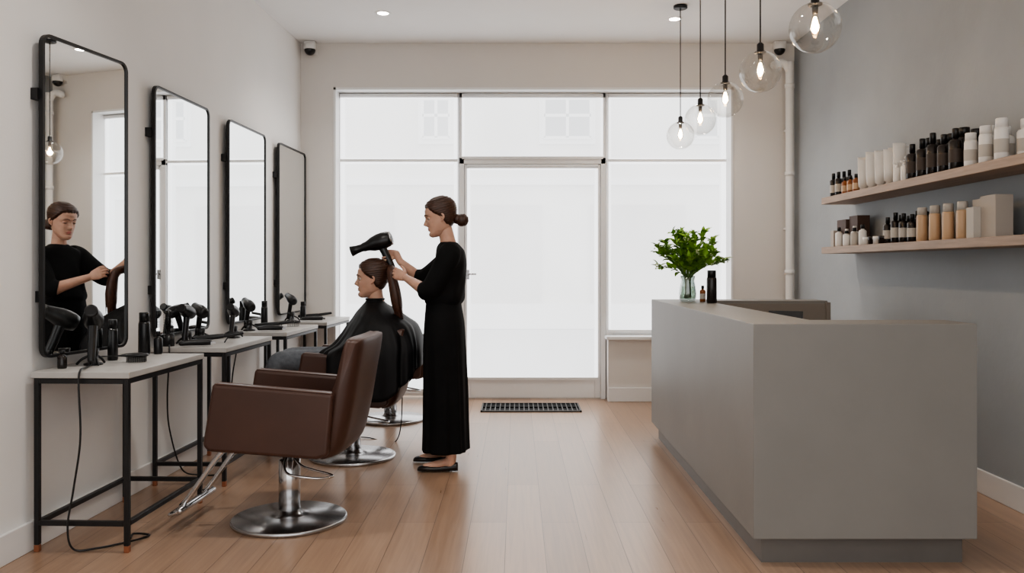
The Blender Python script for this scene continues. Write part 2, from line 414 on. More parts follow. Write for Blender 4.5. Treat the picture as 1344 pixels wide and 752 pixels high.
# ---------------------------------------------------------------- tools
def dryer_geo(b,M):
    R=M@Matrix.Rotation(pi/2,4,'Y')
    b.lathe([(.02,-.085),(.036,-.08),(.045,-.06),(.049,-.03),(.048,0),(.041,.035),(.031,.06),(.027,.075),(.027,.085),(.022,.10),(.024,.13),(.031,.165),(.026,.165),(.02,.13)],M_bplast,seg=28,M=R)
    b.lathe([(.037,-.082),(.041,-.078),(.041,-.074),(.037,-.07)],M_steel,seg=28,M=R)
    b.tube([(-.012,0,-.03),(-.018,0,-.08),(-.026,0,-.14),(-.03,0,-.165)],[.021,.019,.018,.015],M_bplast,seg=14,M=M,up=(0,1,0),flat=1.15)
    b.box(.0,.006,-.008,.008,-.10,-.06,M_steel,M=M)
    b.tube([(-.03,0,-.17),(-.031,0,-.20)],[.007,.005],M_bplast,seg=8,n=1,M=M)
def dryer_small(b,M):
    R=M@Matrix.Rotation(pi/2,4,'Y')
    b.lathe([(.02,-.07),(.034,-.065),(.040,-.045),(.042,-.02),(.040,.01),(.032,.045),(.027,.07),(.027,.085),(.020,.085)],M_bplast,seg=28,M=R)
    b.tube([(-.008,0,-.03),(-.012,0,-.08),(-.016,0,-.14),(-.018,0,-.19)],[.020,.018,.017,.015],M_bplast,seg=14,M=M,up=(0,1,0),flat=1.15)
def on_table(x,y,rot=0): return Matrix.Translation((x,y,TH))@Matrix.Rotation(rot,4,'Z')
def dryer_on_table(x,y,rot,tilt=.9,sc=.86):
    b=MB(); M=on_table(x,y,rot)
    b.lathe([(.0,0),(.042,0),(.042,.008),(.02,.014),(.022,.05),(.026,.075),(.022,.075),(.016,.05)],M_bplast,seg=20,M=M)
    for k in range(3):
        a=2*pi*k/3+.4; b.tube([(0,0,.05),(.045*math.cos(a),.045*math.sin(a),.03),(.07*math.cos(a),.07*math.sin(a),.006)],.006,M_bplast,seg=8,n=4,M=M)
    dryer_small(b,M@Matrix.Translation((.012,0,.02+.185*sc))@Matrix.Rotation(-tilt*.5,4,'Y')@Matrix.Scale(sc,4))
    b.obj('hair_dryer')
def round_brush(x,y,rot,lie=False):
    b=MB(); M=on_table(x,y,rot)
    b.lathe([(.0,0),(.035,0),(.032,.07),(.028,.07),(.028,.01)],M_bplast,seg=20,M=M)
    b.lathe([(.006,.0),(.011,.02),(.010,.08),(.009,.10),(.016,.105),(.016,.205),(.006,.21)],M_bplast,seg=16,M=M)
    for i in range(12):
        for k in range(16):
            a=2*pi*(k+.5*(i%2))/16; z=.11+i*.0083; c,s_=math.cos(a),math.sin(a)
            b.tube([(c*.014,s_*.014,z),(c*.028,s_*.028,z)],.0013,M_bplast,seg=4,n=1,M=M,round_end=False)
    b.obj('round_hairbrush')
def paddle_brush(x,y,rot):
    b=MB(); M=on_table(x,y,rot)
    b.tube([(-.12,0,.03),(-.05,0,.032),(.0,0,.035),(.05,0,.035),(.09,0,.035)],[.010,.009,.026,.032,.02],M_bplast,seg=16,M=M,up=(0,1,0),flat=.35)
    for i in range(9):
        for k in range(5):
            b.tube([(.0+i*.01,-.02+k*.01,.03),(.0+i*.01,-.02+k*.01,.002)],.0012,M_bplast,seg=4,n=1,M=M,round_end=False)
    b.obj('paddle_hairbrush')
def bottle_geo(b,x,y,z,r,h,mb,mc,kind=0,lab=None):
    nz=h*.72
    if kind==0:
        b.lathe([(r*.9,0),(r,.006),(r,nz*.93),(r*.8,nz),(r*.42,nz+.004),(r*.42,nz+.012)],mb,(x,y,z),20)
        b.lathe([(r*.5,nz+.01),(r*.5,h-.004),(r*.44,h)],mc,(x,y,z),20)
    elif kind==1:
        b.lathe([(r*.9,0),(r,.006),(r,nz*.93),(r*.85,nz),(r*.4,nz+.005)],mb,(x,y,z),20)
        b.lathe([(r*.45,nz),(r*.45,nz+.02),(r*.15,nz+.022),(r*.15,h-.012),(r*.35,h-.012),(r*.35,h)],mc,(x,y,z),16)
        b.box(x-r*1.1,x+.004,y-.005,y+.005,z+h-.012,z+h-.002,mc)
    elif kind==2:
        b.lathe([(r*.9,0),(r,.006),(r*.97,nz),(r*.88,nz*1.08)],mb,(x,y,z),20)
        b.lathe([(r*.84,nz*1.08),(r*.84,h-.003),(r*.78,h)],mc,(x,y,z),20)
    if lab: b.lathe([(r*1.01,nz*.25),(r*1.01,nz*.7)],lab,(x,y,z),20,cap=False)
def bottle(name,x,y,r,h,mb,mc,kind=0,z=TH,lab=None):
    b=MB(); bottle_geo(b,x,y,z,r,h,mb,mc,kind,lab); return b.obj(name)
def clipper(x,y,rot):
    b=MB(); M=on_table(x,y,rot)
    b.tube([(-.09,0,.022),(-.04,0,.024),(.03,0,.024),(.07,0,.022)],[.017,.02,.022,.019],M_bplast,seg=14,M=M,flat=.85)
    b.box(.07,.095,-.018,.018,.012,.026,M_steel,M=M)
    b.obj('hair_clipper')
def iron(x,y,rot):
    b=MB(); M=on_table(x,y,rot)
    b.tube([(-.14,0,.03),(-.05,0,.034),(.02,0,.04)],[.013,.016,.014],M_bplast,seg=12,M=M)
    b.tube([(.02,0,.04),(.13,0,.055)],[.012,.011],M_bplast,seg=12,n=1,M=M)
    b.tube([(.03,-.03,.004),(.05,0,.036),(.03,.03,.004)],.004,M_bplast,seg=6,n=3,M=M)
    b.obj('curling_iron')
dryer_on_table(-1.985,3.93,-1.2,.9,1.08)
paddle_brush(-1.87,4.03,.15)
bottle('spray_bottle',-1.955,4.40,.03,.22,M_bplast,M_bplast,2)
bottle('serum_bottle',-1.89,4.42,.022,.12,M_bplast,M_bplast,0)
bottle('hair_oil_bottle',-2.055,3.79,.02,.08,M_brownb,M_bplast,0)
bottle('shampoo_bottle',-1.985,4.12,.024,.20,M_bplast,M_bplast,2)
round_brush(-2.02,4.86,0)
dryer_on_table(-1.95,4.97,-1.6,.6,.95)
clipper(-1.84,4.83,.5)
dryer_on_table(-1.965,5.22,2.4,.7,.9)
iron(-1.80,5.08,.3)
dryer_on_table(-1.83,5.42,-1.5,.8,.85)
dryer_on_table(-1.92,6.02,2.3,.8,.9); clipper(-1.75,5.99,.4); iron(-1.78,6.18,.2)
bottle('spray_bottle',-1.92,6.38,.026,.2,M_bplast,M_bplast,2); paddle_brush(-1.76,6.45,.3)
dryer_on_table(-1.90,7.08,2.3,.8,.9); clipper(-1.72,7.1,.4); iron(-1.75,7.3,.2); bottle('spray_bottle',-1.84,7.22,.025,.16,M_bplast,M_bplast,2)
def cord(name,pts,r=.0045):
    b=MB(); b.tube(pts,r,M_bplast,seg=8,n=10,round_end=False); b.obj(name)
cord('power_cord',[(-1.97,3.88,.797),(-1.93,3.75,.797),(-1.905,3.66,.797),(-1.905,3.645,.74),(-1.90,3.65,.5),(-1.93,3.65,.28),(-1.95,3.64,.12),(-1.93,3.65,.02),(-1.85,3.70,.008),(-1.74,3.80,.008),(-1.70,3.88,.008),(-1.78,3.90,.008),(-1.76,3.82,.012)])
cord('power_cord',[(-1.99,4.80,.797),(-1.97,4.755,.797),(-1.965,4.74,.72),(-2.0,4.8,.5),(-2.02,4.88,.3),(-1.98,4.95,.06),(-1.9,5.0,.008),(-1.78,5.0,.008)])
cord('power_cord',[(-1.9,5.55,.797),(-1.88,5.59,.797),(-1.87,5.61,.72),(-1.92,5.66,.5),(-1.95,5.7,.2),(-1.9,5.75,.008),(-1.8,5.7,.008)])

# ---------------------------------------------------------------- salon chair
def chair(loc,rotz,drop=0,dx=0):
    e=empty('salon_chair',loc,rotz)
    b=MB()
    b.lathe([(.275,0),(.28,.006),(.28,.016),(.272,.022),(.10,.032),(.062,.042),(.055,.06)],M_steel,seg=64)
    b.obj('chair_base',e)
    b=MB()
    b.lathe([(.052,.035),(.052,.30),(.045,.305),(.038,.31),(.038,.375)],M_chrome,seg=32)
    b.lathe([(.12,.372),(.12,.385)],M_black,seg=24)
    b.obj('hydraulic_column',e)
    b=MB()
    b.tube([(.0,-.04,.325),(.02,-.14,.30),(.08,-.24,.285),(.20,-.24,.27),(.26,-.19,.265),(.24,-.15,.268),(.10,-.10,.29),(.03,-.03,.32)],.006,M_chrome,seg=8,n=6)
    b.obj('pump_lever',e)
    b=MB(); b.box(-.27,.26,-.235,.235,.405,.53,M_leather); b.obj('seat_cushion',e,bevel=.035,bseg=4)
    b=MB(); b.box(-.26,.27,-.24,.24,.382,.42,M_leather); b.obj('seat_pan',e,bevel=.01)
    for sgn,nm in ((-1,'armrest_1'),(1,'armrest_2')):
        b=MB(); y0,y1=(sgn*.235,sgn*.305)
        if y0>y1: y0,y1=y1,y0
        b.extrude([(-.262,.715),(.30,.672),(.275,.385),(.22,.368),(-.285,.40),(-.31,.43)],y0,y1,M_leather)
        o=b.obj(nm,e,bevel=.018,bseg=4)
        b=MB()
        for yy in (y0+.006,y1-.006):
            b.tube([(-.25,yy,.7125),(.285,yy,.6715)],.0022,M_piping,seg=6,n=1)
        b.obj('arm_piping',e)
    b=MB(); R=[]
    prof=catmull([(.225,.40),(.27,.365),(.33,.40),(.372,.55),(.405,.74),(.430-dx,.895-drop),(.418-dx,.918-drop),(.385-dx,.920-drop),(.352-dx,.905-drop),(.315-dx*.5,.74),(.27,.55),(.235,.44)],4)
    N=13
    for j in range(N):
        q=-1+2*j/(N-1); y=.27*math.copysign(abs(q)**.8,q); bow=-.022*q*q
        zz=[]
        for x,z in prof:
            mx=.245+(z-.38)*.26
            zc=z if z<.7 else z-.020*abs(q)**6
            zz.append((mx+(x-mx)*(1-.35*abs(q)**12)+bow,y,zc))
        R.append(zz)
    b.rings(R,M_leather,True); b.obj('backrest',e)
    b=MB(); fo=.035
    for yy in (-.13,.13):
        b.tube([(-.14,yy,.40),(-.24,yy,.395),(-.33+fo*.5,yy,.33),(-.47+fo,yy,.16),(-.52+fo,yy,.10)],.013,M_chrome,seg=10,n=6)
    b.tube([(-.50+fo,-.19,.095),(-.50+fo,.19,.095)],.017,M_chrome,seg=12,n=1)
    b.tube([(-.545+fo,-.19,.075),(-.545+fo,.19,.075)],.012,M_chrome,seg=12,n=1)
    for yy in (-.19,.19): b.tube([(-.50+fo,yy,.095),(-.545+fo,yy,.075)],.012,M_chrome,seg=10,n=1)
    b.obj('footrest',e)
    return e
chair((-1.119,4.13,0),-.05)
chair((-1.075,5.5,0),.0,.05,.035)
chair((-1.03,6.85,0),.0)

# ---------------------------------------------------------------- reception desk
e=empty('reception_desk',(1.3,4.8,0)); L=e.location.copy()
dX0,dX1,dY0,dY1,dT=.99,1.925,3.5,6.15,1.011
b=MB()
poly=[(dX0,dY0),(dX1,dY0),(dX1,3.77),(1.32,3.77),(1.32,5.9),(2.19,5.9),(2.19,dY1),(dX0,dY1)]
n=len(poly)
v=[(x,y,.111) for x,y in poly]+[(x,y,dT) for x,y in poly]
f=[tuple(reversed(range(n))),tuple(range(n,2*n))]+[(k,(k+1)%n,n+(k+1)%n,n+k) for k in range(n)]
b.add(v,f,M_desk); b.obj('desk_body',e,L,bevel=.004)
b=MB(); b.box(1.325,1.9,3.78,5.4,.72,.75,M_deskin); b.box(2.17,2.2,5.87,6.16,.1,1.0,M_deskin); b.box(1.33,2.19,5.885,5.9,.111,.99,M_deskin)
b.obj('desk_worktop',e,L)
poly=[(dX0+.045,dY0+.045),(dX1-.04,dY0+.045),(dX1-.04,3.75),(1.29,3.75),(1.29,5.93),(2.15,5.93),(2.15,dY1-.04),(dX0+.045,dY1-.04)]
b=MB(); v=[(x,y,0) for x,y in poly]+[(x,y,.113) for x,y in poly]
M_kick=mat('kick_plinth_grey',(.16,.15,.14),.4,noise=.05,metal=.3)
b.add(v,f,M_kick); b.obj('desk_plinth',e,L)
b=MB()
M=Matrix.Translation((1.59,5.0,.751))@Matrix.Rotation(-.5,4,'Z')
b.box(-.07,.07,-.06,.06,0,.012,M_screen,M=M); b.box(-.012,.012,-.01,.01,.012,.12,M_screen,M=M)
b.box(-.10,.10,-.008,.008,.09,.245,M_screen,M=M@Matrix.Rotation(-.35,4,'X')); b.obj('tablet_on_stand',bevel=.003)
vx,vy=1.184,5.80
e=empty('vase_of_greenery',(vx,vy,dT)); L=e.location.copy()
b=MB(); b.lathe([(.0,.0),(.046,.0),(.056,.012),(.060,.05),(.054,.10),(.045,.14),(.052,.175),(.049,.175),(.042,.14),(.05,.10),(.056,.05),(.05,.016),(.0,.012)],M_vase,(vx,vy,dT+.001),32); b.obj('glass_vase',e,L)
M_water=thin_glass('water',(.80,.86,.78),.02,.3)
b=MB(); b.lathe([(.0,.014),(.049,.016),(.054,.05),(.049,.10),(.0,.101)],M_water,(vx,vy,dT),24); b.obj('vase_water',e,L)
b=MB(); rnd=random.Random(3)
def leaf(b,p,d,ln,wd,m):
    d=d.normalized(); s=d.cross(Vector((rnd.uniform(-.4,.4),rnd.uniform(-.4,.4),1))).normalized(); nrm=s.cross(d)
    rows=[(0,.05,0),(.2,.7,.02),(.45,1,.03),(.75,.7,.0),(1,.03,-.08)]
    v=[]
    for t,ww,h in rows:
        c=p+d*ln*t+nrm*ln*(h*1.5)
        v+= [c-s*wd*ww+nrm*wd*.35*ww,c,c+s*wd*ww+nrm*wd*.35*ww]
    f=[]
    for i in range(4):
        for j in range(2): f.append((i*3+j,i*3+j+1,(i+1)*3+j+1,(i+1)*3+j))
    b.add(v,f,m,True)
for i in range(42):
    a=rnd.uniform(0,2*pi); sp=rnd.uniform(.05,1)**.65
    top=Vector((vx+math.cos(a)*.27*sp,vy+math.sin(a)*.2*sp,dT+.48-.22*sp*sp+rnd.uniform(-.05,.03)))
    base=Vector((vx+rnd.uniform(-.025,.025),vy+rnd.uniform(-.025,.025),dT+.02))
    neck=Vector((vx+math.cos(a)*.02,vy+math.sin(a)*.02,dT+.16))
    mid=neck.lerp(top,.5)+Vector((0,0,.03))
    pts=[tuple(base),tuple(neck),tuple(mid),tuple(top)]
    b.tube(pts,[.003,.003,.0025,.0015],M_stem,seg=6,n=5,round_end=False)
    P=catmull(pts,8)
    for k in range(11,len(P)):
        if rnd.random()<.85:
            p=Vector(P[k]); out=Vector((rnd.uniform(-1,1),rnd.uniform(-1,1),rnd.uniform(-.3,.8)))+ (top-neck).normalized()*.5
            leaf(b,p,out,rnd.uniform(.045,.08),rnd.uniform(.014,.024),M_leaf)
    for k in range(4):
        leaf(b,top,Vector((rnd.uniform(-1,1),rnd.uniform(-1,1),rnd.uniform(.1,1))),rnd.uniform(.04,.07),.014,M_leaf)
    if i%3==0:
        for k in range(10): b.ball(tuple(top+Vector((rnd.uniform(-.02,.02),rnd.uniform(-.02,.02),rnd.uniform(-.01,.03)))),.006,M_bud,seg=6,rows=4)
b.obj('green_stems',e,L,fix=False)
bottle('amber_dropper_bottle',1.27,5.72,.020,.11,M_amber,M_black,0,dT,M_label)
bottle('lotion_bottle',1.285,5.52,.034,.215,M_brownb,M_bplast,2,dT)

# ---------------------------------------------------------------- pendants
for y in (6.65,5.93,5.22,4.47,3.65):
    x=1.3;z=2.29
    e=empty('globe_pendant_lamp',(x,y,z)); L=e.location.copy()
    b=MB(); R=.11
    pr=[(R*math.sin(t),-R*math.cos(t)) for t in [pi*i/24*.93 for i in range(0,25)]]
    b.lathe(pr,M_globe,(x,y,z),40,cap=False); b.obj('glass_globe',e,L)
    b=MB(); b.tube([(x,y,z+.14),(x,y,H)],.004,M_black,seg=8,n=1,round_end=False)
    b.lathe([(.030,.098),(.030,.106),(.018,.112),(.018,.145),(.008,.155)],M_black,(x,y,z),20)
    b.lathe([(.012,.06),(.014,.10)],M_black,(x,y,z),16)
    b.lathe([(.055,-.0),(.055,-.02),(.05,-.025)],M_black,(x,y,H),24)
    b.obj('pendant_cord_and_cap',e,L)
    b=MB(); b.lathe([(.0,-.032),(.012,-.028),(.021,-.012),(.023,.005),(.018,.03),(.012,.055),(.011,.062)],M_globe,(x,y,z),20,cap=False)
    for k in range(4):
        a=k*pi/2; b.tube([(x+.003*math.cos(a),y+.003*math.sin(a),z+.045),(x+.012*math.cos(a),y+.012*math.sin(a),z+.005),(x+.004*math.cos(a),y+.004*math.sin(a),z-.02)],.004,M_bulb,seg=6,n=4)
    b.obj('filament_bulb',e,L)
    l=bpy.data.lights.new('bulb','POINT'); l.energy=6; l.color=(1,.7,.42); l.shadow_soft_size=.02
    lo=bpy.data.objects.new('bulb_light',l); lo.location=(x,y,z); S.collection.objects.link(lo); lo.parent=e; lo.matrix_parent_inverse=Matrix.Translation(L).inverted()

# ---------------------------------------------------------------- shelves + products
for z in (1.722,1.348):
    sbox('wall_shelf',2.32,XR,3.2,6.38,z,z+.05,M_wood,bevel=.003)
zu,zl=1.773,1.399
def cluster(name,items):
    b=MB()
    for it in items: bottle_geo(b,*it)
    return b.obj(name)
cluster('small_black_bottles',[(2.39+.06*(i%2),6.32-.05*i,zu,.026,.18+.01*(i%2),M_brownb,M_bplast,0,M_label) for i in range(4)])
cluster('amber_bottles',[(2.39+.07*(i%2),6.10-.05*i,zu,.024,.13,M_amber,M_bplast,0,M_tan) for i in range(5)])
b=MB()
for i in range(9):
    x=2.41+.06*(i%2);y=5.82-.068*i;h=.235+.01*((i*7)%3)
    R=[]
    for t,r,q in ((0,.024,1),(.028,.024,1),(.03,.034,.8),(.10,.038,.7),(h-.02,.042,.25),(h,.043,.1)):
        R.append([(x+r*math.cos(2*pi*k/20),y+r*q*math.sin(2*pi*k/20),zu+t) for k in range(20)])
    b.rings(R,M_white)
b.obj('cosmetic_tubes')
cluster('small_white_bottles',[(2.36+.05*(i%2),5.20-.05*i,zu,.022,.125+.03*(i%2),M_white,M_white,1,None) for i in range(3)])
cluster('dark_shampoo_bottles',[(2.385+.08*(i%2),5.05-.062*i,zu,.035,.215+.014*((i*5)%3),M_brownb,M_bplast,(0,2)[i%2],M_labeld) for i in range(10)])
cluster('white_conditioner_bottles',[(2.39+.07*(i%2),4.41-.070*i,zu,.033,.18+.014*((i*5)%3),M_white,M_white,(2,0)[i%2],M_label) for i in range(6)])
b=MB(); b.box(2.42,2.52,6.16,6.33,zl,zl+.20,M_boxb); b.box(2.44,2.53,6.00,6.15,zl,zl+.22,M_boxb); b.box(2.36,2.42,6.24,6.3,zl,zl+.12,M_boxg); b.obj('product_cartons',bevel=.002)
cluster('cream_jars',[(2.37+.03*(i%2),6.16-.07*i,zl,.026,.14-.015*(i%3),(M_white,M_label,M_white)[i%3],(M_bplast,M_white)[i%2],0,None) for i in range(7)])
b=MB()
for i in range(4): b.lathe([(.03,0),(.03,.03),(.032,.032),(.032,.05),(.03,.052)],(M_white,M_brownb)[i%2],(2.38,5.68-.08*i,zl),20)
b.obj('hair_wax_pots')
cluster('black_treatment_bottles',[(2.40+.06*(i%2),5.42-.056*i,zl,.029,.17+.012*(i%3),M_brownb,M_bplast,0,(M_label,M_labeld)[i%2]) for i in range(8)])
cluster('tan_lotion_bottles',[(2.40+.04*(i%2),4.96-.075*i,zl,.032,.20+.008*(i%2),M_tan,M_label,2,None) for i in range(7)])
b=MB(); b.box(2.42,2.50,4.37,4.45,zl,zl+.205,M_boxg); b.box(2.40,2.49,4.2,4.34,zl,zl+.215,M_boxg); b.box(2.36,2.40,4.33,4.40,zl,zl+.16,M_label); b.obj('product_cartons',bevel=.002)

# ---------------------------------------------------------------- people
def lerp_tab(tab,z):
    if z<=tab[0][0]: return tab[0][1:]
    for a,b_ in zip(tab,tab[1:]):
        if z<=b_[0]:
            t=(z-a[0])/(b_[0]-a[0]); t=t*t*(3-2*t)*.4+t*.6
            return tuple(p+(q-p)*t for p,q in zip(a[1:],b_[1:]))
    return tab[-1][1:]
HT=[(-.004,.064,.024,.014),(.0,.073,.01,.024),(.008,.080,-.01,.033),(.02,.083,-.03,.043),(.035,.079,-.05,.052),(.05,.080,-.062,.057),(.07,.081,-.075,.063),
    (.09,.082,-.088,.067),(.112,.081,-.095,.070),(.135,.086,-.1,.073),(.16,.083,-.1,.0745),(.18,.073,-.095,.071),(.20,.052,-.08,.058),(.213,.030,-.060,.042),(.221,.006,-.04,.024),(.224,-.012,-.024,.006)]
def g(x,s): return math.exp(-(x/s)**2)
NT=[(.060,0),(.068,.008),(.076,.022),(.082,.024),(.09,.019),(.105,.010),(.118,.005),(.135,0)]
def head_pt(u,z,off,face=True):
    f,bk,wd=lerp_tab(HT,z); cx=(f+bk)/2; rx=(f-bk)/2
    c,s_=math.cos(u),math.sin(u); e_=2/2.25
    x=cx+(rx+off)*math.copysign(abs(c)**e_,c); y=(wd+off)*math.copysign(abs(s_)**e_,s_)
    if face and c>0:
        fr=min(1,c*1.6)
        N=lerp_tab(NT,z)[0] if .06<z<.135 else 0
        sg=.0125 if z<.09 else .009
        dx=N*g(y,sg)
        dx+=.006*g(z-.0525,.0045)*g(y,.019)+.0065*g(z-.0415,.005)*g(y,.017)-.004*g(z-.032,.005)*g(y,.02)
        dx-=.010*g(abs(y)-.031,.014)*g(z-.113,.011)
        dx+=.003*g(z-.012,.012)*g(y,.02)+.003*g(abs(y)-.04,.015)*g(z-.082,.016)+.003*g(z-.132,.008)*g(y,.05)
        x+=dx*fr
    return Vector((x,y,z))
def hairline(x):
    T=[(-.12,.035),(-.06,.035),(-.03,.055),(-.012,.082),(.0,.105),(.02,.120),(.035,.130),(.050,.152),(.066,.172),(.1,.180)]
    return lerp_tab(T,x)[0]
def make_head(e,L,M,sc,hairmat,lid=.0):
    M=M@Matrix.Scale(sc,4)
    nu=112; zs=[]
    z=-.004
    while z<.224: zs.append(z); z+=.0028 if z<.14 else .004
    zs.append(.224)
    b=MB(); R=[[tuple(head_pt(2*pi*k/nu,z,0)) for k in range(nu)] for z in zs]
    b.rings(R,M_skin,True,M)
    b.mi(M_lip)
    for i in range(len(zs)-1):
        zc=(zs[i]+zs[i+1])/2
        for k in range(nu):
            p=R[i][k]
            hw=.023*(1-abs(zc-.047)/.014)
            if .037<zc<.058 and p[0]>.05 and abs(p[1])<hw: b.m[i*nu+k]=1
    for s_ in (-1,1):
        c=(.0635,s_*.031,.112)
        b.ball(c,.0125,M_eyew,16,10,M); b.ball((c[0]+.0062,c[1]+s_*.001,c[2]-.0025),.0072,M_iris,12,8,M)
        for a0,a1 in ((lid,pi/2),(-pi/2,-.42)):
            RR=[]
            for i in range(0,8):
                a=a0+(a1-a0)*i/7
                RR.append([(c[0]+.0146*math.cos(a)*math.cos(t),c[1]+.0156*math.cos(a)*math.sin(t),c[2]+.0140*math.sin(a)) for t in [2*pi*k/16 for k in range(16)]])
            b.rings(RR,M_skin,True,M,cap=False)
        lz=c[2]+.0140*math.sin(lid)
        b.tube([(c[0]+.008,c[1]-s_*.012,lz),(c[0]+.0152,c[1],lz),(c[0]+.007,c[1]+s_*.014,lz)],.0014,M_iris,seg=6,n=5,M=M)
        b.tube([(.088,s_*.012,.131),(.0865,s_*.028,.1365),(.071,s_*.048,.131)],[.0022,.0026,.0012],hairmat,seg=6,n=5,M=M)
        b.tube([(-.004,s_*.070,.118),(-.010,s_*.078,.123),(-.018,s_*.082,.112),(-.014,s_*.080,.095),(-.004,s_*.072,.083)],[.0045,.0055,.006,.0055,.005],M_skin,seg=8,n=6,M=M)
        b.ball((-.009,s_*.072,.104),(.009,.006,.016),M_skin,12,8,M)
    b.obj('head',e,L)
    b=MB(); R=[]
    nz=100
    zs2=[.0+.224*i/nz for i in range(nz+1)]
    for z in zs2:
        r=[]
        for k in range(nu):
            u=2*pi*k/nu; p=head_pt(u,z,0,False); h=hairline(p.x)+.002*math.sin(p.y*300)
            t=max(0,min(1,(z-h)/.034+.28)); t=t*t*(3-2*t)
            strand=math.sin(z*520+p.x*50+p.y*25)
            off=-.005+t*(.0150+.0009*strand+.0006*math.sin(z*1150+p.x*30)+.002*g(z-.17,.04))
            q=head_pt(u,z,off,False)
            q.z+=max(0,off)*max(0,(z-.15)/.07)
            r.append(tuple(q))
        R.append(r)
    b.rings(R,hairmat,True,M); b.obj('hair',e,L)
    return M
def hand(b,wr,d,nrm,sgn,curl=(.5,.6,.5),spread=.02,thumb=(.6,.7,.5),sc=1.0,m=None):
    m=m or M_skin
    d=Vector(d).normalized(); nrm=Vector(nrm); nrm=(nrm-d*nrm.dot(d)).normalized(); s=d.cross(nrm).normalized()*sgn
    wr=Vector(wr)
    b.tube([tuple(wr),tuple(wr+d*.03*sc),tuple(wr+d*.06*sc),tuple(wr+d*.082*sc)],[.024*sc,.034*sc,.040*sc,.038*sc],m,seg=16,n=4,up=tuple(s),flat=[.75,.45,.36,.32])
    lens=(.070,.078,.073,.057)
    for i in range(4):
        o=(.029-.0193*i)
        p=wr+d*(.078-.004*abs(i-1.2))*sc+s*o*sc
        dd=(d+s*o*spread*10).normalized()
        pts=[tuple(p-dd*.02*sc),tuple(p)]; a=0
        for j,fr in enumerate((.45,.31,.24)):
            a+=curl[j]*(1+.06*i)
            q=dd*math.cos(a)+nrm*math.sin(a)
            p=p+q*lens[i]*fr*sc; pts.append(tuple(p))
        b.tube(pts,[.0085*sc,.009*sc,.0082*sc,.0075*sc,.0062*sc],m,seg=10,n=3)
    p=wr+d*.022*sc+s*.024*sc+nrm*.006*sc
    q=(d*thumb[0]+s*thumb[1]+nrm*thumb[2]).normalized(); pts=[tuple(p)]
    p=p+q*.038*sc; pts.append(tuple(p)); q=(q+d*.5).normalized(); p=p+q*.03*sc; pts.append(tuple(p)); q=(q+d*.3+nrm*.3-s*.3).normalized(); p=p+q*.024*sc; pts.append(tuple(p))
    b.tube(pts,[.014*sc,.011*sc,.0095*sc,.0075*sc],m,seg=10,n=3)
def body_rows(b,rows,m,nseg=72,n=6,fold=None,cap=True,ex=2.4):
    P=catmull(rows,n); R=[]
    for (cx,cy,z,rx,ry) in P:
        r=[]
        for k in range(nseg):
            a=2*pi*k/nseg; c,s_=math.cos(a),math.sin(a)
            k_=1+(fold(a,z) if fold else 0)
            r.append((cx+rx*k_*math.copysign(abs(c)**(2/ex),c),cy+ry*k_*math.copysign(abs(s_)**(2/ex),s_),z))
        R.append(r)
    b.rings(R,m,True,None,True,cap)

# --- stylist
L=Vector((-.44,5.25,0)); e=empty('hairstylist',L)
HM=Matrix.Translation((-.457,5.24,1.448))@Matrix.Rotation(pi+.14,4,'Z')@Matrix.Rotation(.20,4,'Y')
HS=1.04
Mh=make_head(e,L,HM,HS,M_hair,-.12)
b=MB(); bc=Mh@Vector((-.126,0,.066))
b.ball(tuple(bc),(.038,.042,.040),M_hair)
pts=[];
for i in range(40):
    t=i/39; a=t*2*pi*2.6; r=.030*(1-.55*t)
    pts.append((bc.x+.012+.022*t,bc.y+r*math.cos(a)*1.1,bc.z+r*math.sin(a)))
b.tube(pts,[.013-.003*i/39 for i in range(40)],M_hair,seg=10,n=2,up=(1,0,0))
b.tube([tuple(Mh@Vector((-.085,0,.085))),tuple(bc)],[.03,.034],M_hair,seg=16,n=4)
b.obj('hair_bun',e,L)
b=MB()
b.tube([tuple(Mh@Vector((-.012,0,.055))),(-.437,5.245,1.44),(-.428,5.25,1.39),(-.42,5.25,1.34)],[.048,.047,.053,.07],M_skin,seg=20,n=4,flat=1.0)
SN=Vector((-.415,5.085,1.325)); SF=Vector((-.42,5.415,1.325))
EN=Vector((-.535,5.085,1.095)); WN=Vector((-.695,5.26,1.180))
EF=Vector((-.625,5.49,1.165)); WF=Vector((-.765,5.505,1.285))
for (a_,b_,c_) in ((SN,EN,WN),(SF,EF,WF)):
    b.tube([tuple(a_.lerp(b_,.12)),tuple(a_.lerp(b_,.5)),tuple(b_),tuple(b_.lerp(c_,.3)),tuple(b_.lerp(c_,.7)),tuple(c_)],[.044,.042,.038,.037,.029,.023],M_skin,seg=16,n=5)
hand(b,WN,(-1,.42,.42),(.35,1,-.1),-1,curl=(.35,.75,.6),thumb=(.7,.45,.6),sc=.95)
back=Vector((-.855,5.50,1.428)); noz=Vector((-1.075,5.50,1.353))
ax=(noz-back).normalized(); hz=Vector((0,-1,0)); up=ax.cross(hz).normalized()
if up.z<0: up=-up
ydir=up.cross(ax)
DM=Matrix((( ax.x,ydir.x,up.x,0),(ax.y,ydir.y,up.y,0),(ax.z,ydir.z,up.z,0),(0,0,0,1)))
DM=Matrix.Translation(back+ax*.055)@DM
hb=MB(); dryer_geo(hb,DM@Matrix.Scale(1.14,4))
grip=DM@Vector((-.022,0,-.100))
tail=DM@Vector((-.033,0,-.215))
hb.obj('hair_dryer')
cord('power_cord',[tuple(tail),(tail.x+.02,tail.y+.02,tail.z-.12),(tail.x+.02,tail.y+.22,tail.z-.45),(tail.x+.0,5.92,.5),(-.85,5.98,.02),(-1.1,6.1,.008),(-1.55,6.2,.008)],.004)
wrist2=grip-ax*.066+Vector((.0,.012,-.006))
hand(b,wrist2,(ax+Vector((0,.28,.10))),(0,-1,0),-1,curl=(1.0,1.15,.7),spread=0,thumb=(.8,.35,.7),sc=.95)
